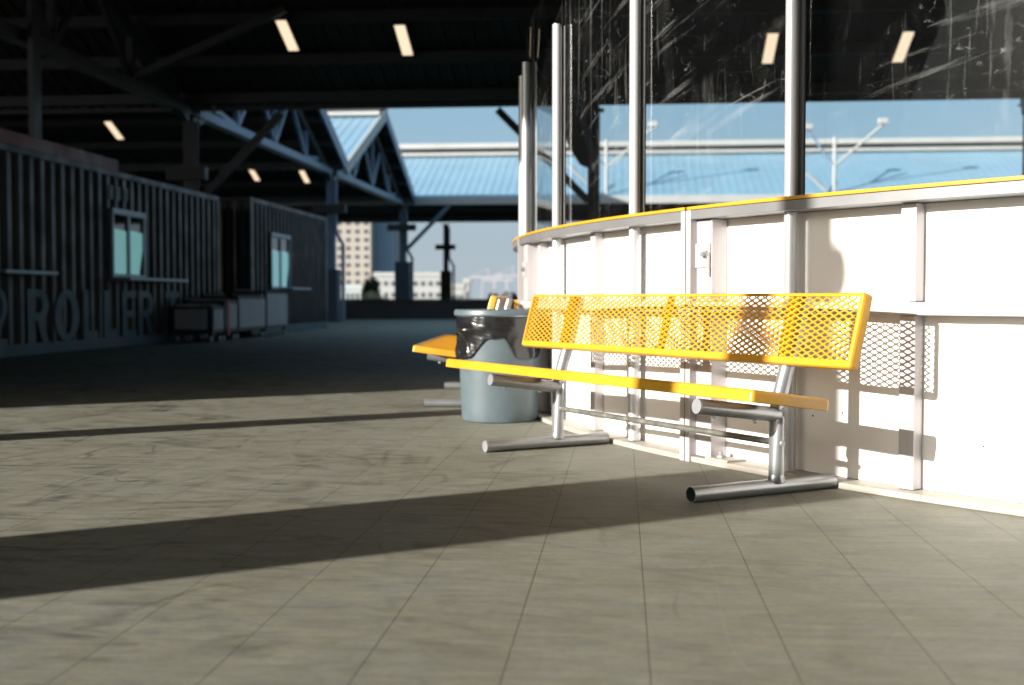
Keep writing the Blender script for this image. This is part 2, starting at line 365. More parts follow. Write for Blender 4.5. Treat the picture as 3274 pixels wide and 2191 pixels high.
def truss(i, label):
    e0, e1 = VAL[i], VAL[i + 1]; em = (e0 + e1) / 2; a = TRUSS_A
    root = thing("roof_truss", label, "truss", S(a, em, ZE), group="trusses under the gables")
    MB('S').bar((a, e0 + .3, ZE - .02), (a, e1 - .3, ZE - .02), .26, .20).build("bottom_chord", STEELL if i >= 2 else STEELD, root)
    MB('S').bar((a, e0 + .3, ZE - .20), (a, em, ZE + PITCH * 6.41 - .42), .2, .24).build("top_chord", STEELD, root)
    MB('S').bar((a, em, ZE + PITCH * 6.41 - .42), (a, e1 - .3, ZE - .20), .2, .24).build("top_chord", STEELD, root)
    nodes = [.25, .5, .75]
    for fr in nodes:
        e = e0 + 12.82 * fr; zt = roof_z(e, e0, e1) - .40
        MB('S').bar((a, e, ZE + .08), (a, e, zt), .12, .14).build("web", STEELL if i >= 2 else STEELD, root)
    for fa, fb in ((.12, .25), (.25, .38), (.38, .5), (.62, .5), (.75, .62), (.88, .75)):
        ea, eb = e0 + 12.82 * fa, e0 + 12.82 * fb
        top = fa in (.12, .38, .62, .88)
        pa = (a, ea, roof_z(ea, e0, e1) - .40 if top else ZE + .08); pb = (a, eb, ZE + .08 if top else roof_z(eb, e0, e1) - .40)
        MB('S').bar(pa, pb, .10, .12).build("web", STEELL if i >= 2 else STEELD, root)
    return root
truss(1, "dark lattice roof truss at upper left above the first container")
truss(2, "blue lit lattice truss running back between the two container groups")
truss(3, "far lattice truss under the small peaked gable")
# knee braces springing from the first truss toward the shed roof
for ea, a1, z1, lb in ((22.5, -6.4, 6.3, "thin dark diagonal brace rising right from the near truss node"),):
    tag(MB('S').bar((TRUSS_A, ea, ZE + .1), (a1, ea - .4, z1), .12, .14).build("roof_brace", STEELD), lb, "brace")

def column(a, e, label, m, brace_right=0, brace_left=0, pier=True, box_z=3.9, box_w=1.26, z_top=ZE, pier_h=2.4, pier_w=.64, pipe=True, dark_box=BLACKM, post_w=.26):
    root = thing("steel_column", label, "column", S(a, e, 0), group="columns along the shed valleys")
    MB('S').box(a - post_w / 2, a + post_w / 2, e - .13, e + .13, 0, z_top - .16).build("post", m, root)
    MB('S').box(a - .22, a + .22, e - .22, e + .22, z_top - .155, z_top - .13).build("top_plate", m, root)
    if pier: MB('S').box(a - pier_w / 2, a + pier_w / 2, e - .30, e + .30, 0, pier_h).build("pier_casing", CONC if m is STEELD else PIERM, root, bevel=.03)
    if box_w: MB('S').box(a - box_w / 2, a + box_w / 2, e - .34, e - .135, box_z - .14, box_z + .14).build("cross_box", dark_box, root)
    if pipe:
        x = a + .26; MB('S').tube([(x - .06, e - .2, z_top - .3), (x - .06, e - .2, 3.0), (x + .22, e - .36, 2.55), (x + .22, e - .36, 0.02)], .06, 10).build("drain_pipe", STEELL if m is STEELL else m, root)
    if brace_right: MB('S').bar((a + .12, e, z_top - 2.1), (a + 2.1, e, z_top - .1), .14, .16).build("knee_brace", m, root)
    if brace_left: MB('S').bar((a - .12, e, z_top - 2.1), (a - 2.1, e, z_top - .1), .14, .16).build("knee_brace", m, root)
    return root
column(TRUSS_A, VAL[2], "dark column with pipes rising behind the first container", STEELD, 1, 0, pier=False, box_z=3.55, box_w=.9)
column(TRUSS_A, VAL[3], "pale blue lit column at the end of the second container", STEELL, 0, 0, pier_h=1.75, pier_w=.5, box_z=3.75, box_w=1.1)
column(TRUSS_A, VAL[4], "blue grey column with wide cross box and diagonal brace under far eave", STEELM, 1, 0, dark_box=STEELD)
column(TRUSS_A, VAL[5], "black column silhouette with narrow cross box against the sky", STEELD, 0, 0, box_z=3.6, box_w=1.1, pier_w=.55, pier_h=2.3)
column(-.62, VAL[2], "dark column behind the curved glass at the left of the blue sky", STEELD, 0, 1, pier=False, box_w=0, pipe=False)
column(8.55, VAL[2], "dark column behind the glass at the right edge", STEELD, 0, 0, pier=False, box_w=0, pipe=False)
column(TRUSS_A + .25, 18.2, "slim twin pipe column at the far left above the container", STEELD, 0, 0, pier=False, box_w=0, z_top=7.4, pipe=False, post_w=.09)

# ---------------------------------------------------------------- ceiling lamps
def lamp(a, e, i, label, drop=.0, grp="lit strip lamps under the shed roofs"):
    e0, e1 = VAL[i], VAL[i + 1]; z = roof_z(e, e0, e1) - .20 - drop
    root = thing("ceiling_lamp", label, "lamp", S(a, e, z), group=grp)
    h = .45; dz = PITCH * h
    hb = MB('S'); hb.bar((a, e - h - .03, z + dz + .012), (a, e + h + .03, z - dz - .012), .25, .08); hb.build("housing", STEELD, root)
    db = MB('S'); db.bar((a, e - h, z + dz - .047), (a, e + h, z - dz - .047), .205, .012); db.build("diffuser", LAMP, root)
    for s in (-.3, .3): MB('S').tube([(a, e + s, z - PITCH * s + .04), (a, e + s, z - PITCH * s + .32 + drop)], .012, 6).build("hanger", STEELD, root)
def ae(x, y): return x * math.cos(PHI) - y * math.sin(PHI), x * math.sin(PHI) + y * math.cos(PHI)
for x, y, lb in ((-4.44, 23.4, "leftmost lit strip lamp hanging left of the glass wall"), (-2.14, 23.4, "lit strip lamp second from left, just left of the glass wall"),
                 (5.06, 23.2, "lit strip lamp seen through the glass left of the thick post"), (7.6, 23.0, "rightmost lit strip lamp seen through the scratched glass")):
    a, e = ae(x, y); lamp(a, e, 1, lb)
for x, y, i, lb, dr in ((-11.9, 35.3, 2, "dim lamp above the first container roof at far left", .88), (-10.5, 48.0, 3, "small lamp left of a pair above the second container", .88), (-8.45, 48.0, 3, "small lamp right of a pair near the blue lit column", .88)):
    a, e = ae(x, y); lamp(a, e, i, lb, dr)

# ---------------------------------------------------------------- containers
def glyph(ch):
    """convex quads of a heavy condensed capital in a unit box"""
    q = []; t = .29; h = .15
    def rect(x0, x1, y0, y1): q.append([(x0, y0), (x1, y0), (x1, y1), (x0, y1)])
    def ring(cx, cy, ax, ay, bx, by, d0, d1, n=14):
        for k in range(n):
            u0, u1 = R(d0 + (d1 - d0) * k / n), R(d0 + (d1 - d0) * (k + 1) / n)
            q.append([(cx + bx * math.cos(u0), cy + by * math.sin(u0)), (cx + ax * math.cos(u0), cy + ay * math.sin(u0)), (cx + ax * math.cos(u1), cy + ay * math.sin(u1)), (cx + bx * math.cos(u1), cy + by * math.sin(u1))])
    if ch == 'L': rect(0, t * 1.25, 0, 1); rect(t * 1.25, 1, 0, h * 1.2)
    if ch == 'E': rect(0, t, 0, 1); rect(t, 1, 0, h); rect(t, .9, .43, .57); rect(t, 1, 1 - h, 1)
    if ch == 'T': rect(.36, .64, 0, 1 - h); rect(0, 1, 1 - h, 1)
    if ch == 'O': ring(.5, .5, .5, .5, .5 - t, .5 - h, 0, 360, 32)
    if ch == 'R':
        rect(0, t, 0, 1); rect(t, .55, 1 - h, 1); rect(t, .55, .42, .42 + h)
        ring(.55, .71, .45, .29, .45 - t, .29 - h, -90, 90); q.append([(.42, .42), (.72, 0), (1.02, 0), (.70, .44)])
    if ch == '2':
        rect(0, 1, 0, h); ring(.5, .70, .5, .30, .5 - t, .30 - h, -35, 180); q.append([(0, h), (.34, h), (.92, .54), (.70, .62)])
    return q

def container(label, a, e0, e1, H=2.80, letters=(), windows=(), shelves=(), period=.30, plinth=None, group="shipping containers along the left side", wide=2.44):
    root = thing("shipping_container", label, "container", S(a - 1.2, (e0 + e1) / 2, 0), group=group)
    MB('S').box(a - wide, a - .10, e0 + .04, e1 - .04, .1, H - .06).build("shell", CONT_IN, root)
    # corrugated long wall
    c = MB('S'); vs = []; e = e0 + .12; pts = []
    while e < e1 - .12:
        for de, da in ((0, -.085), (.05, 0.0), (.155, 0.0), (.205, -.085)):
            if e + de < e1 - .12: pts.append((a + da, e + de))
        e += period
    pts.append((a - .085, e1 - .12))
    vs = [(x, y, z) for z in (.16, H - .10) for x, y in pts]; n = len(pts)
    c.add(vs, [(k, k + 1, n + k + 1, n + k) for k in range(n - 1)]); c.build("corrugated_wall", CONT, root)
    c = MB('S')
    k = a - .12
    pe = []
    x = a - .14
    while x > a - wide + .14:
        for dx, de in ((0, .03), (-.06, 0), (-.165, 0), (-.225, .03)): pe.append((x + dx, de))
        x -= period
    for es, sg in ((e0, 1), (e1, -1)):
        vs = [(x, es + sg * (de - .02), z) for z in (.16, H - .10) for x, de in pe]; n = len(pe)
        MB('S').add(vs, [(k, k + 1, n + k + 1, n + k) for k in range(n - 1)]).build("end_wall", CONT, root)
    MB('S').box(a - .10, a + .012, e0, e1, H - .10, H).build("top_rail", CONT, root, bevel=.008)
    MB('S').box(a - wide, a - .104, e0, e1, H - .06, H - .02).build("container_roof", CONT, root)
    MB('S').box(a - .10, a + .012, e0, e1, 0, .16).build("bottom_rail", TEAL, root, bevel=.008)
    for ec in (e0, e1 - .16): MB('S').box(a - .14, a + .016, ec - .003, ec + .163, .164, H - .104).build("corner_post", CONT, root, bevel=.01)
    for ch, b0, b1, z0, z1 in letters:
        m = MB('S')
        for qd in glyph(ch):
            P = [(a + .004, b0 + (b1 - b0) * u, z0 + (z1 - z0) * v) for u, v in qd]; m.prism(P, (.012, 0, 0))
        m.build("letter", TEAL, root)
    for b0, b1, z0, z1 in windows:
        f = MB('S'); t = .06
        f.box(a + .003, a + .07, b0, b1, z1 - t * 1.6, z1); f.box(a + .003, a + .06, b0, b0 + t, z0, z1 - t * 1.6); f.box(a + .003, a + .06, b1 - t, b1, z0, z1 - t * 1.6)
        f.box(a + .003, a + .06, b0 + t, b1 - t, z0, z0 + t); bm_ = (b0 + b1) / 2; f.box(a + .003, a + .055, bm_ - .04, bm_ + .04, z0 + t, z1 - t * 1.6)
        wf = f.build("window", WINF, root, bevel=.004)
        for k, (p0, p1) in enumerate(((b0 + t, bm_ - .04), (bm_ + .04, b1 - t))):
            p_ = MB('S').box(a + .006, a + .02, p0, p1, z0 + t, z1 - t * 1.6).build("pane", WING, wf)
            zt = z0 + t + (z1 - z0) * .66
            bl = MB('S'); N = 8
            outl = [(a + .0245, p0 + .01, z0 + t + .01)] + [(a + .0245, p1 - .01 - (.16 * (1 - min(1, s / .55)) if k == 1 else .02) * (p1 - p0) * 1.6, z0 + t + .01 + (zt - z0 - t) * s) for s in (0, .3, .55, .8, .95)] + [(a + .0245, p0 + .01, zt)]
            bl.prism(outl, (.003, 0, 0)).build("reflection_glow", PANE_GLOW, wf)  # glowing patch shaped like the reflection in each pane
    for b0, b1, z in shelves:
        sh = MB('S').box(a + .018, a + .34, b0, b1, z, z + .05); sh.build("serving_shelf", WINF, root, bevel=.006)
    return root
# the face line of the containers: world x = -6.63 at y = 15.2
CA, ce0 = ae(-6.63, 15.2)
def e_at(u, a=CA):
    """where a sight line at photo column u meets the plane a = const (layout helper)"""
    k = (u - 1637) / 3752.0; best = None
    # x = k*y ; a = x c - y s
    c, s = math.cos(PHI), math.sin(PHI); y = a / (k * c - s); return k * y * s + y * c
E_END = e_at(703)
zb, zt_ = .15, .90
L = [('2', e_at(-30), e_at(20), zb - .02, zt_)] + [(ch, e_at(u0), e_at(u1), zb, zt_) for ch, u0, u1 in (('R', 85, 153), ('O', 172, 250), ('L', 264, 311), ('L', 330, 370), ('E', 389, 434), ('R', 441, 488), ('T', 528, 571))]
c1 = container("long dark container with teal ROLLER lettering along its foot", CA, E_END - 12.19, E_END, letters=L,
          windows=[(e_at(352), e_at(458), 1.10, 2.20)], shelves=[(e_at(352), e_at(545), 1.06), (e_at(-60), e_at(113), 1.09)])
# faint teal marks over the window
for u0, u1 in ((352, 366), (374, 388), (398, 412)):
    MB('S').box(CA + .003, CA + .010, e_at(u0), e_at(u1), 2.34, 2.56).build("painted_mark", TEAL, c1)
container("short dark container at the near left casting the deep shade", CA, E_END - 12.19 - .12 - 5.30, E_END - 12.19 - .12)
CA2, _ = ae(-5.53, 24.9)
F0, F1 = e_at(802, CA2), e_at(1046, CA2)
c2 = container("shorter dark container beyond the gap with one narrow window", CA2, F0, F1, H=2.92, period=.30,
          windows=[(e_at(862, CA2), e_at(922, CA2), .98, 2.25)], shelves=[(e_at(890, CA2), e_at(952, CA2), .98)])
# red box duct on the first container
rd = MB('S').box(CA - .75, CA - .12, E_END - 12.1, e_at(385, CA - .12), 2.803, 3.02)
tag(rd.build("box_duct", RED, None, bevel=.01), "long dull red box duct lying on the first container", "duct")
# dark service pipe in the gap between containers
tag(MB('S').tube([(CA - .9, E_END + .55, 0), (CA - .9, E_END + .55, 2.6)], .04, 8).build("gap_pipe", STEELL), "thin upright pipe in the dark gap between containers", "pipe")

# ---------------------------------------------------------------- nested rolling stands with white panels
SA, SE = ae(-5.31, 20.8)
def stand(e0, e1, h, wd, label, strap=False):
    root = thing("rolling_stand", label, "rolling stand", S(SA - wd / 2, e0, 0), group="nested rolling stands by the containers")
    x1, x0 = SA, SA - wd
    f = MB('S')
    f.box(x0, x1, e0, e1, .16, .22); f.box(x0, x1, e0, e1, h - .035, h)
    for x in (x0, x1 - .04):
        for e in (e0, e1 - .04): f.box(x, x + .04, e, e + .04, .222, h - .037)
    f.build("frame", BLACKM, root)
    s = MB('S'); e = e0 + .05
    while e < e1 - .06: s.box(x1 - .025, x1 + .012, e, min(e + .055, e1 - .045), .225, h - .05); e += .062
    s.build("side_panel", CARTW, root)
    p = MB('S'); x = x0 + .05
    while x < x1 - .24: p.box(x, x + .055, e0 - .012, e0 + .02, .225, h - .05); x += .062
    p.build("front_panel", CARTW, root)
    p = MB('S'); x = x1 - .21
    while x < x1 - .09: p.box(x, x + .055, e0 - .012, e0 + .02, .225, h - .05); x += .062
    p.build("front_panel", CARTW, root)
    MB('S').box(x0 + .09, x1 - .26, e0 - .03, e0 - .014, h + .002, h + .045).build("end_rail", CARTW, root)
    for x in (x0 + .06, x1 - .06):
        for e in (e0 + .08, e1 - .08):
            MB('S').tube([(x - .02, e, .055), (x + .02, e, .055)], .052, 12).build("caster", CAPM, root)
            MB('S').box(x - .03, x + .03, e - .012, e + .012, .105, .158).build("caster_fork", BLACKM, root)
    if strap: MB('S').box(x1 + .015, x1 + .03, e0 + .1, e0 + .2, .10, h + .01).build("strap", ORANGE, root)
stand(SE, SE + .60, .63, .74, "lowest white panelled rolling stand nearest the camera")
stand(SE + .64, SE + 1.36, .73, .74, "white panelled rolling stand with an orange strap", True)
stand(SE + 1.40, SE + 3.10, .82, .74, "long white panelled rolling stand third in the nested row")
stand(SE + 3.16, SE + 4.70, .92, .74, "tallest white panelled rolling stand at the far end of the row")

# ---------------------------------------------------------------- low wall, plants, skyline
wl = thing("low_wall", "low dark wall closing the far end of the deck", "wall", (0, 44, 0))
MB().box(-7.6, 9, 44, 44.35, 0, .70).build("wall_body", CONC, wl, bevel=.02)
MB().box(-7.65, 9, 43.95, 44.4, .702, .76).build("coping", CONC, wl, bevel=.01)
def tuft(name, label, x, y, z, h, wd, m, cat, n=260):
    random.seed(int((x + 50) * 100)); b = MB()
    for k in range(n):
        t = random.uniform(0, 2 * math.pi); r = wd * math.sqrt(random.random()) * .5
        hh = h * random.uniform(.55, 1.0) * (1 - .35 * (r / wd) ** 2 * 4 * .5)
        p = Vector((x + r * .35 * math.cos(t), y + r * .35 * math.sin(t), z)); q = Vector((x + r * math.cos(t), y + r * math.sin(t), z + hh))
        s = Vector((random.uniform(-1, 1), random.uniform(-1, 1), 0)).normalized() * .018
        mid = p.lerp(q, .6) + s * .5
        b.add([p - s, p + s, mid + s * 1.6, mid - s * 1.6, q + s * .4, q - s * .4], [(0, 1, 2, 3), (3, 2, 4, 5)])
    return tag(b.build(name, m), label, cat)
def px(u, v, y): return ((u - 1637) / 3752 * y, .77 + (955 - v) / 3752 * y)
x, _ = px(1184, 0, 46); tuft("dry_grass_clump", "taller cream dry grass clump behind the low wall", x, 46, 0, 1.15, .75, PLUME, "plant", 420)
x, _ = px(1226, 0, 46); tuft("dry_grass_clump", "shorter cream dry grass clump right of the taller one", x, 46, 0, .95, .55, PLUME, "plant", 300)
x, _ = px(1186, 0, 47); tuft("dark_shrub", "dark upright shrub behind the cream grass clump", x, 47, 0, 1.75, .8, HEDGE, "shrub", 600)

def building(name, label, u0, u1, v_top, y, depth, m, cols, floor_h, cat="building", wfrac=.55, first=2.0, wh=.55):
    x0, x1 = (u0 - 1637) / 3752 * y, (u1 - 1637) / 3752 * y; ht = .77 + (955 - v_top) / 3752 * y
    root = thing(name, label, cat, ((x0 + x1) / 2, y, 0))
    MB().box(x0, x1, y, y + depth, 0, ht).build("wall", m, root)
    MB().box(x0 - .3, x1 + .3, y - .3, y + depth + .3, ht + .002, ht + 1.2).build("parapet", m, root)
    if cols:
        cw = (x1 - x0) / cols; z = first; cnt = 0
        while z + floor_h * wh < ht - .5 and cnt < 100:
            for k in range(cols):
                if cnt >= 100: break
                c = x0 + cw * (k + .5)
                MB().box(c - cw * wfrac / 2, c + cw * wfrac / 2, y - .12, y - .004, z, z + floor_h * wh).build("window", WINDK, root); cnt += 1
            z += floor_h
    return root
building("apartment_tower", "cream high rise tower with a grid of dark windows", 1072, 1186, 560, 420, 30, TOWC, 4, 3.0, first=3, wh=.5, wfrac=.48)
building("glass_tower", "plain blue grey tower right of the cream high rise", 1188, 1258, 560, 430, 30, TOWB, 0, 5)
building("slim_block", "slim pale grey green block beside the blue tower", 1260, 1284, 640, 440, 25, TOWG, 0, 5)
building("terminal_building", "long low white waterfront building with dark window bands", 1198, 1412, 884, 330, 25, FASCIA, 9, 3.2, first=1.2, wh=.4, wfrac=.5)
building("low_block", "low pale block left of the black column", 1090, 1180, 925, 300, 20, TOWG, 6, 2.6, first=.8)
building("white_shed", "small white shed right of the black column", 1440, 1482, 922, 300, 15, FASCIA, 4, 2.0, first=.6)
building("white_silo_block", "bright white upright block at the far shore", 1484, 1500, 905, 300, 10, FASCIA, 1, 3.5, first=.8, wfrac=.4)
# dock cranes as pale lattice gantries on the far shore
CRANE = mat("hazed_crane", (.34, .33, .36), .7)  # distance haze mixed into the crane colour
def crane(u, y, h, label):
    xc = (u - 1637) / 3752 * y; root = thing("dock_crane", label, "crane", (xc, y, 0), group="dock cranes on the far shore")
    for s in (-1, 1):
        MB().bar((xc + s * 5, y, 0), (xc + s * 4, y, h * .7), .9, .9).build("leg", CRANE, root)
    MB().bar((xc - 14, y, h * .72), (xc + 10, y, h * .72), 1, 1.6).build("boom", CRANE, root)
    MB().bar((xc, y, h * .72), (xc, y, h), .8, .8).build("mast", CRANE, root)
    MB().bar((xc, y, h), (xc - 12, y, h * .74), .4, .4).build("stay", CRANE, root)
crane(1560, 900, 24, "left of the faint dock cranes on the far shore")
crane(1600, 900, 21, "middle of the faint dock cranes on the far shore")
crane(1640, 920, 26, "right of the faint dock cranes on the far shore")
hd = thing("far_hedge", "dark hedge mass at the far right end of the low wall", "hedge", (1, 60, 0))
b = MB(); random.seed(3)
for k in range(1400):
    c = Vector((random.uniform(-1.2, 4), random.uniform(58, 61), random.uniform(0, .77 + random.uniform(.0, .35))))
    d = Vector((random.uniform(-1, 1), random.uniform(-1, 1), random.uniform(-1, 1))).normalized(); s = d.orthogonal().normalized()
    b.add([c - d * .14, c + s * .07, c + d * .14, c - s * .07], [(0, 1, 2, 3)])
b.build("foliage", HEDGE, hd)

# floodlight posts standing on the far eave
def flood(u, label):
    y = 52.0; xc = (u - 1637) / 3752 * y; a, e = ae(xc, y); e = VAL[4] - .05
    root = thing("floodlight_post", label, "floodlight", S(a, e, ZE + .33), group="twin floodlight posts on the far eave")
    MB('S').tube([(a, e, ZE + .32), (a, e, 7.65)], .07, 8).build("pole", FASCIA, root)
    for s, tx, tz in ((-1, -1.12, 7.95), (1, 2.0, 8.15)):
        MB('S').tube([(a, e, 6.42), (a + tx, e, tz)], .055, 8).build("arm", FASCIA if s > 0 else STEELL, root)
        MB('S').box(a + tx - .20, a + tx + .20, e - .16, e + .12, tz + .02, tz + .26).build("lamp_head", FASCIA, root, bevel=.03)
    MB('S').tube([(a - .3, e - .01, ZE + .34), (a - 1.7, e - .01, 6.6)], .06, 8).build("stay", FASCIA, root)
flood(2640, "twin floodlight post seen right of the thick glass post")
flood(1938, "twin floodlight post seen left of the thick glass post")

# ---------------------------------------------------------------- rink boards
C = (7.307, 8.897); RB, RS, RC = 7.17, 7.29, 7.30
def pt(r, t, z): return (C[0] + r * math.cos(R(t)), C[1] + r * math.sin(R(t)), z)
def radial_box(m, r0, r1, t, wd, z0, z1):
    """box whose width runs along the tangent at angle t"""
    o = Vector((math.cos(R(t)), math.sin(R(t)), 0)); s = Vector((-math.sin(R(t)), math.cos(R(t)), 0)); c = Vector((C[0], C[1], 0))
    vs = [c + o * r + s * (k * wd / 2) + Vector((0, 0, z)) for z in (z0, z1) for r, k in ((r0, -1), (r1, -1), (r1, 1), (r0, 1))]
    return m.add(vs, [(3, 2, 1, 0), (4, 5, 6, 7), (0, 1, 5, 4), (1, 2, 6, 5), (2, 3, 7, 6), (3, 0, 4, 7)])
def post(t, root):
    m = MB(); m.tube([pt(7.228, t, .032), pt(7.228, t, 1.139)], .029, 20); m.tube([pt(7.228, t, 1.203), pt(7.228, t, 2.44)], .029, 20)
    p = m.build("glass_post", POSTM, root, smooth=40)
    g_ = MB(); radial_box(g_, 7.1965, 7.206, t, .022, 1.203, 2.43); g_.build("gasket", GASK, p)
    b_ = MB(); radial_box(b_, 7.180, 7.1885, t, .050, 1.203, 2.43); b_.build("backing_bar", POSTM, p)
def section(label, t0, t1, studs, posts, latch=None, gap=.12, n=40):
    tm = (t0 + t1) / 2
    root = thing("rink_board", label, "rink board", pt(7.2, tm, 0), group="curved rink board sections")
    a0, a1 = t0 + gap / 2, t1 - gap / 2
    MB().arc(C, RB - .02, RB, .028, 1.139, a0, a1, n).build("panel", BOARD, root, smooth=30)
    MB().arc(C, RB - .02, RS, 0, .026, a0, a1, n).build("kick_strip", KICK, root, smooth=30, bevel=.003)
    MB().arc(C, RB + .002, 7.283, .707, .757, a0, a1, n).build("mid_rail", ALU, root, smooth=30, bevel=.003)
    MB().arc(C, 7.08, RC, 1.141, 1.184, a0, a1, n).build("cap_rail", ALU_CAP, root, smooth=30, bevel=.002)
    MB().arc(C, 7.08, RC + .003, 1.186, 1.201, a0, a1, n).build("cap_strip", YEL, root, smooth=30, bevel=.002)
    for t in studs:
        m = MB(); radial_box(m, RB + .002, 7.228, t, .068, .028, .705); radial_box(m, RB + .002, 7.228, t, .068, .759, 1.139); m.build("stud", ALU, root, bevel=.003)
    for t in posts: post(t, root)
    return root
sec1 = section("white rink board section at the right behind the bench end", 207.31, 229, [216.98], [212.25, 221.9])
sec2 = section("curved white rink board section behind the bench between two joints", 185.8, 207.29, [198.5, 189.3], [202.65, 193.4])
sec3 = section("rink board section curving out of sight at the left", 150, 185.78, [179, 168], [184.2, 180.2, 171.5, 162])
# joint uprights and latch plates
for root, t, t2 in ((sec1, 207.465, None), (sec2, 207.135, None)):
    m = MB(); radial_box(m, RB + .002, 7.303, t, .034, .0, 1.184); m.build("joint_upright", ALU, root, bevel=.002)
m = MB(); radial_box(m, RB + .002, 7.262, 207.93, .138, .03, .705); radial_box(m, RB + .002, 7.262, 207.93, .138, .759, 1.138); m.build("joint_plate", ALU, sec1, bevel=.003)
lp = MB(); radial_box(lp, 7.264, 7.272, 207.96, .118, .915, 1.028); lp = lp.build("latch_plate", ALU, sec1, bevel=.002)
bt = MB(); bt.tube([pt(7.27, 208.28, .975), pt(7.305, 208.28, .975)], .011, 10); bt.tube([pt(7.2725, 208.28, .975), pt(7.285, 208.28, .975)], .020, 6); bt.build("latch_bolt", CAPM, lp)
kb = MB(); radial_box(kb, 7.274, 7.280, 208.40, .012, .875, .985); kb.build("latch_bar", ALU, lp)
b2 = MB(); b2.tube([pt(7.2625, 208.25, .25), pt(7.29, 208.25, .25)], .016, 10); b2.build("low_bolt", CAPM, sec1)
fp = MB(); radial_box(fp, RB + .003, 7.283, 209.0, .16, .0265, .035); fp = fp.build("foot_plate", KICK, sec1)
fb = MB(); fb.tube([pt(7.235, 208.8, .035), pt(7.235, 208.8, .065)], .012, 8); fb.tube([pt(7.235, 208.8, .036), pt(7.235, 208.8, .046)], .022, 6); fb.build("foot_bolt", CAPM, fp)
m = MB(); radial_box(m, RB + .002, 7.306, 185.95, .018, .0, 1.184); m.build("joint_upright", ALU, sec2)
m = MB(); radial_box(m, RB + .002, 7.275, 187.3, .17, .03, .705); radial_box(m, RB + .002, 7.275, 187.3, .17, .759, 1.138); m.build("joint_plate", ALU, sec2, bevel=.003)
lp = MB(); radial_box(lp, 7.277, 7.284, 187.3, .15, .92, 1.02); lp = lp.build("latch_plate", ALU, sec2, bevel=.002)
bt = MB(); bt.tube([pt(7.284, 187.65, .97), pt(7.31, 187.65, .97)], .016, 10); bt.build("latch_bolt", CAPM, lp)
m = MB(); radial_box(m, 7.285, 7.30, 184.2, .30, .70, .762); m.build("rail_sun_glint", YEL, sec3, bevel=.004)  # yellow block imitating warm sunlight reflected off the mid rail
# screw heads on the white panels
for t, z in ((214.2, .295), (212.9, .27), (216.4, .30), (219.3, .22), (209.6, .33)):
    sc_ = MB(); sc_.tube([pt(RB - .001, t, z), pt(RB + .002, t, z)], .004, 8); sc_.build("screw", GASK, sec1)

panes = [(212.3, 221.9, "scratched clear glass pane at the right of the thick post"), (202.74, 212.3, "clear glass pane left of the thick post showing one lamp"),
         (193.6, 202.74, "scuffed glass pane with the dark column behind it"), (185.1, 193.6, "narrow oblique glass pane at the left end of the wall"),
         (180.7, 185.1, "short glass pane turned edge on at the left"), (171.5, 180.7, "glass pane on the hidden far side of the curve"), (162, 171.5, "glass pane furthest round the hidden curve")]
for k, (t0, t1, lb) in enumerate(panes):
    N = 28; vs = []; fs = []
    for i in range(N + 1):
        t = t0 + .28 + (t1 - t0 - .56) * i / N
        vs += [pt(7.1925, t, 1.203), pt(7.1925, t, 2.73)]
    for i in range(N): fs.append((2 * i, 2 * i + 2, 2 * i + 3, 2 * i + 1))
    root = thing("glass_screen", lb, "glass screen", pt(7.17, (t0 + t1) / 2, 1.2), group="glass panes above the rink boards")
    gp = MB().add(vs, fs).build("sheet", glass_material("acrylic_%d" % k, 11 + k * 7), root, smooth=60)
    e = MB(); e.arc(C, 7.189, 7.196, 2.7305, 2.737, t0 + .28, t1 - .28, 20)
    for t in (t0 + .27, t1 - .27): radial_box(e, 7.1895, 7.1955, t, .006, 1.203, 2.7295)
    e.build("edge", GASK, root)

# ---------------------------------------------------------------- bench
LEN = 2.44
def expanded_panel(o, ex, en, et, wd, ht, LWD=.0508, SWD=.0245, th=.004):
    """expanded metal sheet: o lower-left corner, ex along, et up the sheet, en normal"""
    m = MB(); A, B = LWD / 2, SWD / 2; n = 16
    rows = int(round(ht / B)); B2 = ht / rows
    colsn = int(round(wd / A)); A2 = wd / colsn
    def pos(x, t, k): return o + ex * x + et * t + en * k
    for r in range(1, rows):
        for c in range(1, colsn):
            if (r + c) % 2: continue
            cx, ct = c * A2, r * B2
            ou = []; inn = []
            for k in range(n):
                u = 2 * math.pi * k / n; cu, su = math.cos(u), math.sin(u)
                # direction scaled to the diamond
                d = abs(cu) + abs(su); ou.append((cx + A2 * cu / d, ct + B2 * su / d))
                p_ = 1.2; q = (abs(cu) ** p_ + abs(su) ** p_) ** (1 / p_)
                inn.append((cx + A2 * .645 * cu / q, ct + B2 * .62 * su / q))
            vs = [pos(x, t, 0) for x, t in ou] + [pos(x, t, .0012) for x, t in [(a_ + (b_ - a_) * .55, c_ + (d_ - c_) * .55) for (a_, c_), (b_, d_) in zip(ou, inn)]] + [pos(x, t, -.001) for x, t in inn] + [pos(x, t, -th) for x, t in inn] + [pos(x, t, -th) for x, t in ou]
            fs = []
            for k in range(n):
                j = (k + 1) % n
                for L_ in range(4): fs.append((L_ * n + k, L_ * n + j, (L_ + 1) * n + j, (L_ + 1) * n + k))
            m.add(vs, fs)
    return m
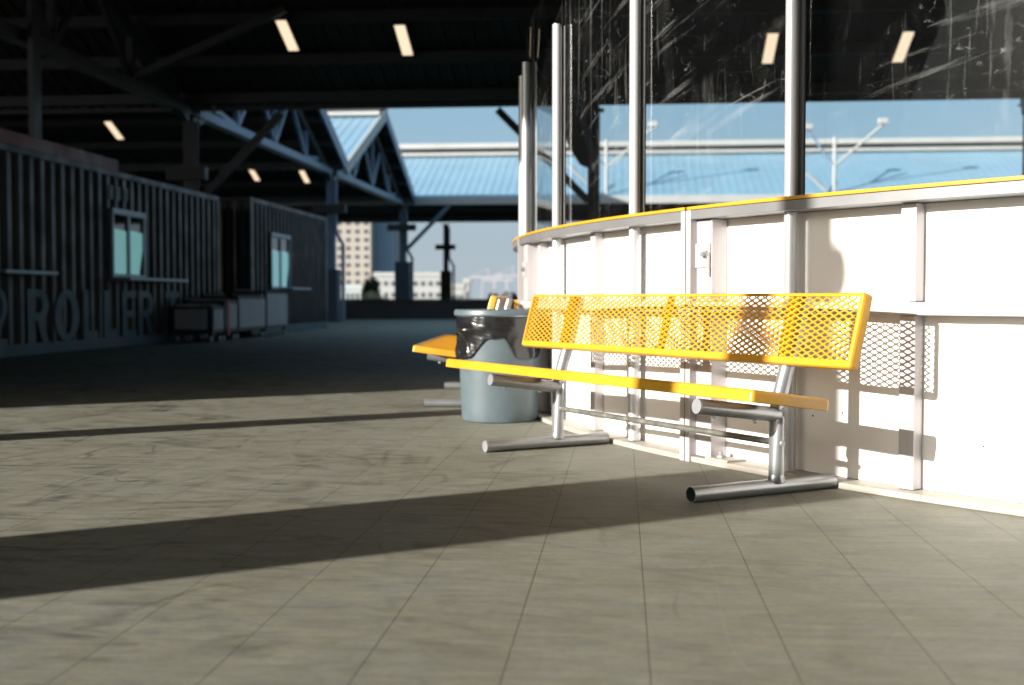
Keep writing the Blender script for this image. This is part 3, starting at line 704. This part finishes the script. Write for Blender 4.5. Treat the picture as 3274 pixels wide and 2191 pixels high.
def tray_frame(o, ex, en, et, wd, ht, flange_lo, flange_hi, flange_end, skirt=.040):
    """rolled solid rim round the sheet"""
    m = MB(); rc = .016; nseg = 5
    def prof(fl): return [(fl, -.0045), (fl, .0022), (fl - .004, .003), (.012, .003), (.006, .0015), (.002, -.003), (0, -.010), (0, -skirt + .003), (.002, -skirt), (.005, -skirt), (.005, -.012), (.012, -.0045)]
    path = []
    corners = [((rc, rc), 180, 270, flange_end, flange_lo), ((wd - rc, rc), 270, 360, flange_lo, flange_end), ((wd - rc, ht - rc), 0, 90, flange_end, flange_hi), ((rc, ht - rc), 90, 180, flange_hi, flange_end)]
    rings = []
    for (cx, ct), d0, d1, f0, f1 in corners:
        for k in range(nseg + 1):
            u = R(d0 + (d1 - d0) * k / nseg); dx, dt = math.cos(u), math.sin(u); ring = []
            fx = flange_end; ft = flange_lo if ct < ht / 2 else flange_hi
            for i, (n_, k_) in enumerate(prof(.02)):
                if i in (0, 1, 2):   # inner edge of the flange: square inner corner
                    ix = (fx - (.004 if i == 2 else 0)); it = (ft - (.004 if i == 2 else 0))
                    x = ix if cx < wd / 2 else wd - ix; t = it if ct < ht / 2 else ht - it
                else:
                    rr = rc - n_; x, t = cx + rr * dx, ct + rr * dt
                ring.append(o + ex * x + et * t + en * k_)
            rings.append(ring)
    np_ = len(rings[0]); vs = [p for r_ in rings for p in r_]; N = len(rings)
    m.add(vs, [(i * np_ + k, i * np_ + (k + 1) % np_, ((i + 1) % N) * np_ + (k + 1) % np_, ((i + 1) % N) * np_ + k) for i in range(N) for k in range(np_)])
    bm = None
    return m
def make_bench(label):
    root = thing("mesh_bench", label, "bench", (0, 0, 0), group="yellow mesh benches along the rink boards")
    ex = Vector((1, 0, 0)); h = LEN / 2; p = .83; pr = .030
    # seat, tilted back
    f_, r_ = Vector((0, -.457, .454)), Vector((0, -.093, .405)); et = (r_ - f_).normalized(); en = ex.cross(et); dep = (r_ - f_).length
    o = Vector((-h, f_.y, f_.z))
    seat = tray_frame(o, ex, en, et, LEN, dep, .030, .022, .022, .042).build("seat", YEL, root, local=True, smooth=26)
    expanded_panel(o + ex * .012 + et * .016, ex, en, et, LEN - .024, dep - .028).build("seat_mesh", YEL, seat, local=True)
    # backrest, normal faces the sitter
    b_, t_ = Vector((0, 0.0, .514)), Vector((0, .075, .795)); et = (t_ - b_).normalized(); en = ex.cross(et)
    if en.y > 0: en = -en
    o = Vector((-h, b_.y, b_.z)); ht = (t_ - b_).length
    back = tray_frame(o, ex, en, et, LEN, ht, .030, .016, .020, .040).build("backrest", YEL, root, local=True, smooth=26)
    expanded_panel(o + ex * .012 + et * .014, ex, en, et, LEN - .024, ht - .022).build("back_mesh", YEL, back, local=True)
    for x in (-p, .02, p):
        m = MB(); q0, q1 = o + ex * (h + x) + et * .006, o + ex * (h + x) + et * (ht - .006)
        m.bar(q0 - en * .019, q1 - en * .019, .052, .006, up=en); m.build("back_strap", YEL, back, local=True)
    for s in (-1, 1):
        x = s * p
        post_pts = [(x, 0, .045), (x, 0, .30), (x, .004, .345), (x, .016, .39), (x, .068, .55), (x, .128, .775)]
        m = MB(); m.tube(post_pts, pr, 24); leg = m.build("upright", GALV, root, local=True, smooth=50)
        bp = MB(); bp.tube([(x, -.421, .0305), (x, .295, .0305)], .0302, 24, caps=(s < 0)); base = bp.build("base_pipe", GALV, root, local=True, smooth=50)
        if s > 0:
            ip = MB(); ip.tube([(x, .29, .0305), (x, -.4208, .0305)], .0278, 24, caps=False)
            # annular lip
            vs = [(x + rr * math.cos(2 * math.pi * k / 24), -.4212, .0305 + rr * math.sin(2 * math.pi * k / 24)) for rr in (.0278, .0304) for k in range(24)]
            ip.build("pipe_bore", DARKIN, base, local=True, smooth=50)
            lpz = MB(); lpz.add(vs, [(k, (k + 1) % 24, 24 + (k + 1) % 24, 24 + k) for k in range(24)]); lpz.build("pipe_lip", CAPM, base, local=True)
            rc_ = MB(); rc_.tube([(x, .2955, .0305), (x, .300, .0305)], .0285, 24); rc_.build("end_cap", CAPM, base, local=True, smooth=50)
        else:
            for y0, y1 in ((-.4275, -.4215), (.2955, .301)):
                cp = MB(); cp.tube([(x, y0, .0305), (x, y1, .0305)], .0288, 24); cp.build("end_cap", CAPM, base, local=True, smooth=50)
        wd_ = MB(); wd_.lathe([(.040, .050), (.036, .058), (.0315, .070), (.0302, .078)], (x, 0, 0), 24); wd_.build("weld", GALV, leg, local=True, smooth=60)
        a0, a1 = Vector((x, .0, .3135)), Vector((x, -.391, .3640))
        ar = MB(); ar.tube([a0, a1], pr, 24); arm = ar.build("seat_arm", GALV, root, local=True, smooth=50)
        dv = (a1 - a0).normalized(); cp = MB(); cp.tube([a1 + dv * .0005, a1 + dv * .006], .0288, 24); cp.build("end_cap", CAPM, arm, local=True, smooth=50)
        for fy in (.28, .80):
            q = a0.lerp(a1, fy); bo = MB(); bo.tube([q + Vector((0, 0, -.043)), q + Vector((0, 0, -.026))], .006, 8); bo.tube([q + Vector((0, 0, -.036)), q + Vector((0, 0, -.029))], .011, 6); bo.build("bolt", CAPM, arm, local=True)
        bo = MB(); bo.tube([(x + s * .028, .0, .203), (x + s * .040, .0, .203)], .010, 8); bo.build("bolt", CAPM, leg, local=True)
    sb = MB(); sb.tube([(-p + .026, .004, .203), (p - .026, .004, .203)], .0135, 14); sb.build("stretcher", GALV_DULL, root, local=True, smooth=50)
    return root
def place(o, t, r=7.557):
    o.location = pt(r, t, 0); o.rotation_euler = (0, 0, R(t - 270))
bench = make_bench("yellow mesh bench in full sun with round galvanised legs"); bench.location = (.6408, 5.3354, 0); bench.rotation_euler = (0, 0, -1.0646)
bench2 = copy_tree(bench); bench2['label'] = "yellow mesh bench mostly hidden behind the grey bin"; place(bench2, 178.1, 7.485)

# ---------------------------------------------------------------- bin
CX, CY = -.078, 7.45
bin_ = thing("trash_can", "round grey blue plastic bin lined with a black bag", "trash can", (CX, CY, 0))
pr_ = [(0, .012), (.215, .012), (.226, .002), (.236, .006), (.240, .03), (.243, .06), (.268, .645), (.270, .66), (.262, .66), (.235, .05), (0, .05)]
MB().lathe(pr_, (CX, CY, 0), 64).build("body", CANM, bin_, smooth=40)
rp = [(.262, .664), (.285, .664), (.289, .668), (.289, .690), (.285, .699), (.276, .703), (.266, .699), (.262, .690), (.262, .664)]
MB().lathe(rp, (CX, CY, 0), 64).build("rim", CANM, bin_, smooth=40)
def dirv(al): return Vector((math.sin(R(al)), -math.cos(R(al)), 0))   # al = 0 faces the camera, positive to the right
hm = MB(); base = Vector((CX, CY, 0))
for al in (-50, 130):
    for k in range(-6, 6):
        d0, d1 = dirv(al + k * 2), dirv(al + k * 2 + 2)
        P = [base + d * r + Vector((0, 0, z)) for d in (d0, d1) for r, z in ((.27, .565), (.296, .565), (.296, .585), (.27, .585))]
        hm.add(P, [(0, 1, 5, 4), (1, 2, 6, 5), (2, 3, 7, 6), (3, 0, 4, 7), (0, 1, 2, 3), (7, 6, 5, 4)])
hm.build("handle", CANM, bin_, smooth=40)
# bag: hangs over the lip with two deep lobes and a high notch between
bag = MB(); NA, NZ = 220, 40; random.seed(5)
def sm(x, a, b):
    t = max(0, min(1, (x - a) / (b - a))); return t * t * (3 - 2 * t)
def hem(al):
    al = (al + 180) % 360 - 180
    z = .530
    z -= .130 * (1 - sm(al, -44, -13)) * sm(al, -112, -92) if al < 0 else 0
    z -= .130 * sm(al, 3, 27) * (1 - sm(al, 62, 84)) if al > 0 else 0
    return z + .006 * math.sin(R(al * 7))
for i in range(NA):
    al = 360 * i / NA - 180; d = dirv(al); hz = hem(al)
    for j in range(NZ):
        s = j / (NZ - 1); z = .658 + (hz - .658) * s
        r = .243 + (.268 - .243) * (z - .06) / .585 + .008
        hand = math.exp(-((al + 50) / 15) ** 2) + math.exp(-((al - 130) / 15) ** 2)
        r += hand * .044 * math.exp(-((z - .575) / .035) ** 2)
        # gathered folds under the lip, looser lobes below
        nn = noise.noise(Vector((math.radians(al) * 6, z * 14, 1.3))); n2 = noise.noise(Vector((math.radians(al) * 2.2, z * 55 + al * .05, 4)))
        r += .004 * nn + .0035 * n2 * (1 if z > .5 else .4) + .010 * sm(s, .6, 1) * (noise.noise(Vector((math.radians(al) * 3, 0, 7))) + .45)
        if al < -35 and al > -110: r += .018 * sm(s, .3, .9) * abs(noise.noise(Vector((math.radians(al) * 8, z * 9, 2))))
        bag.v.append(base + d * r + Vector((0, 0, z)))
for i in range(NA):
    for j in range(NZ - 1):
        a_ = i * NZ + j; b_ = ((i + 1) % NA) * NZ + j; bag.f.append((a_, b_, b_ + 1, a_ + 1))
o = bag.build("bag", BAGM, bin_, smooth=70)
sd = o.modifiers.new("thick", 'SOLIDIFY'); sd.thickness = .0015

# ---------------------------------------------------------------- things off to the left whose shadows cross the deck
def sd_pos(d, s): return Vector((s * math.sin(R(SUN_AZ)) - d * math.cos(R(SUN_AZ)), s * math.cos(R(SUN_AZ)) + d * math.sin(R(SUN_AZ)), 0))
P = sd_pos(3.66, -5.0)
pc = thing("steel_column", "wide footed column out of frame whose shadow crosses the deck", "column", P, group="columns along the shed valleys")
o = MB(); d1 = Vector((-math.cos(R(SUN_AZ)), math.sin(R(SUN_AZ)), 0)); d2 = Vector((math.sin(R(SUN_AZ)), math.cos(R(SUN_AZ)), 0))
def rbox(m, c, w1, w2, z0, z1):
    vs = [c + d1 * (k1 * w1 / 2) + d2 * (k2 * w2 / 2) + Vector((0, 0, z)) for z in (z0, z1) for k1, k2 in ((-1, -1), (1, -1), (1, 1), (-1, 1))]
    return m.add(vs, [(3, 2, 1, 0), (4, 5, 6, 7), (0, 1, 5, 4), (1, 2, 6, 5), (2, 3, 7, 6), (3, 0, 4, 7)])
rbox(MB(), P, .86, .6, 0, 2.42).build("pier_casing", CONC, pc)
rbox(MB(), P - d1 * .01, .26, .26, 2.423, 3.02).build("post_sleeve", STEELD, pc)
rbox(MB(), P - d1 * .005, .175, .175, 3.023, 5.2).build("post", STEELD, pc)
m = MB(); m.lathe([(0, -.12), (.04, -.11), (.066, -.06), (.072, 0), (.066, .06), (.04, .11), (0, .12)], tuple(P - d1 * .10 + Vector((0, 0, 3.42))), 16); m.build("speaker", BLACKM, pc, smooth=60)
Q = sd_pos(7.04, -3.2)
tp = thing("slim_pole", "plain square post out of frame whose thin shadow crosses the deck", "pole", Q)
rbox(MB(), Q, .35, .2, .032, 2.25).build("shaft", STEELD, tp)
rbox(MB(), Q, .5, .5, 0, .03).build("foot_plate", STEELD, tp)

# unseen walls added behind and beside the camera to cut the skylight
for lb, a0, a1, e0, e1, hh in (("long dark wall added behind the camera to cut skylight", 3, 80, -9.5, -9, 11), ("low dark wall added far to the left of the deck", -46, -45, -70, 1, 2.6), ("dark wall added to close off the sky right of the rink", 34, 34.5, -9, 25, 9)):
    r_ = thing("skylight_blocker", lb, "wall", S((a0 + a1) / 2, (e0 + e1) / 2, 0))
    MB('S').box(a0, a1, e0, e1, .3, hh).build("cladding", STEELD, r_)
    MB('S').box(a0 - .03, a1 + .03, e0 - .03, e1 + .03, 0, .297).build("plinth", CONC, r_)
hr = thing("shed_roof", "high flat roof added behind the camera to cut skylight", "roof", S(20, -14, 11.4))  # unseen canopy added to dim the skylight over the deck
MB('S').box(-11, 80, -30, .9, 11.3, 11.5).build("roof_deck", DECKM, hr)
MB('S').box(-11, 80, -30, .9, 11.504, 11.7).build("roof_sheet", ROOFTOP, hr)
pz = MB('S').add([(-150, -150, .004), (-7.2, -150, .004), (-7.2, -1.6, .004), (-150, -1.6, .004)], [(0, 1, 2, 3)]).build("bounce_sheet", mat("pale_bounce_ground", (.46, .47, .47), .8, var=.1, vscale=1.5))  # pale ground added to bounce sunlight onto bench and boards
tag(pz, "pale sheet added left of the deck to bounce sunlight", "bounce_sheet", kind='structure')
# dark sheet and pale bar shaped to imitate a reflection in the curved glass
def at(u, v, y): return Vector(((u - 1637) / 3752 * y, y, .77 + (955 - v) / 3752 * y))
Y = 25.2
cv = MB().prism([at(u, v, Y) for u, v in ((1770, 338), (1912, 338), (1908, 545), (1880, 541), (1852, 528), (1828, 490), (1800, 436), (1770, 385))], (.01, .05, 0)).build("dark_reflection", STEELD)
tag(cv, "dark tapering sheet standing in for a reflection in the curved glass", "reflection_sheet")
tag(MB().bar(at(1790, 140, 24.8), at(1906, 548, 24.8), .20, .12).build("pale_reflection", STEELL), "pale blue bar imitating the light streak in that reflection", "reflection_bar")
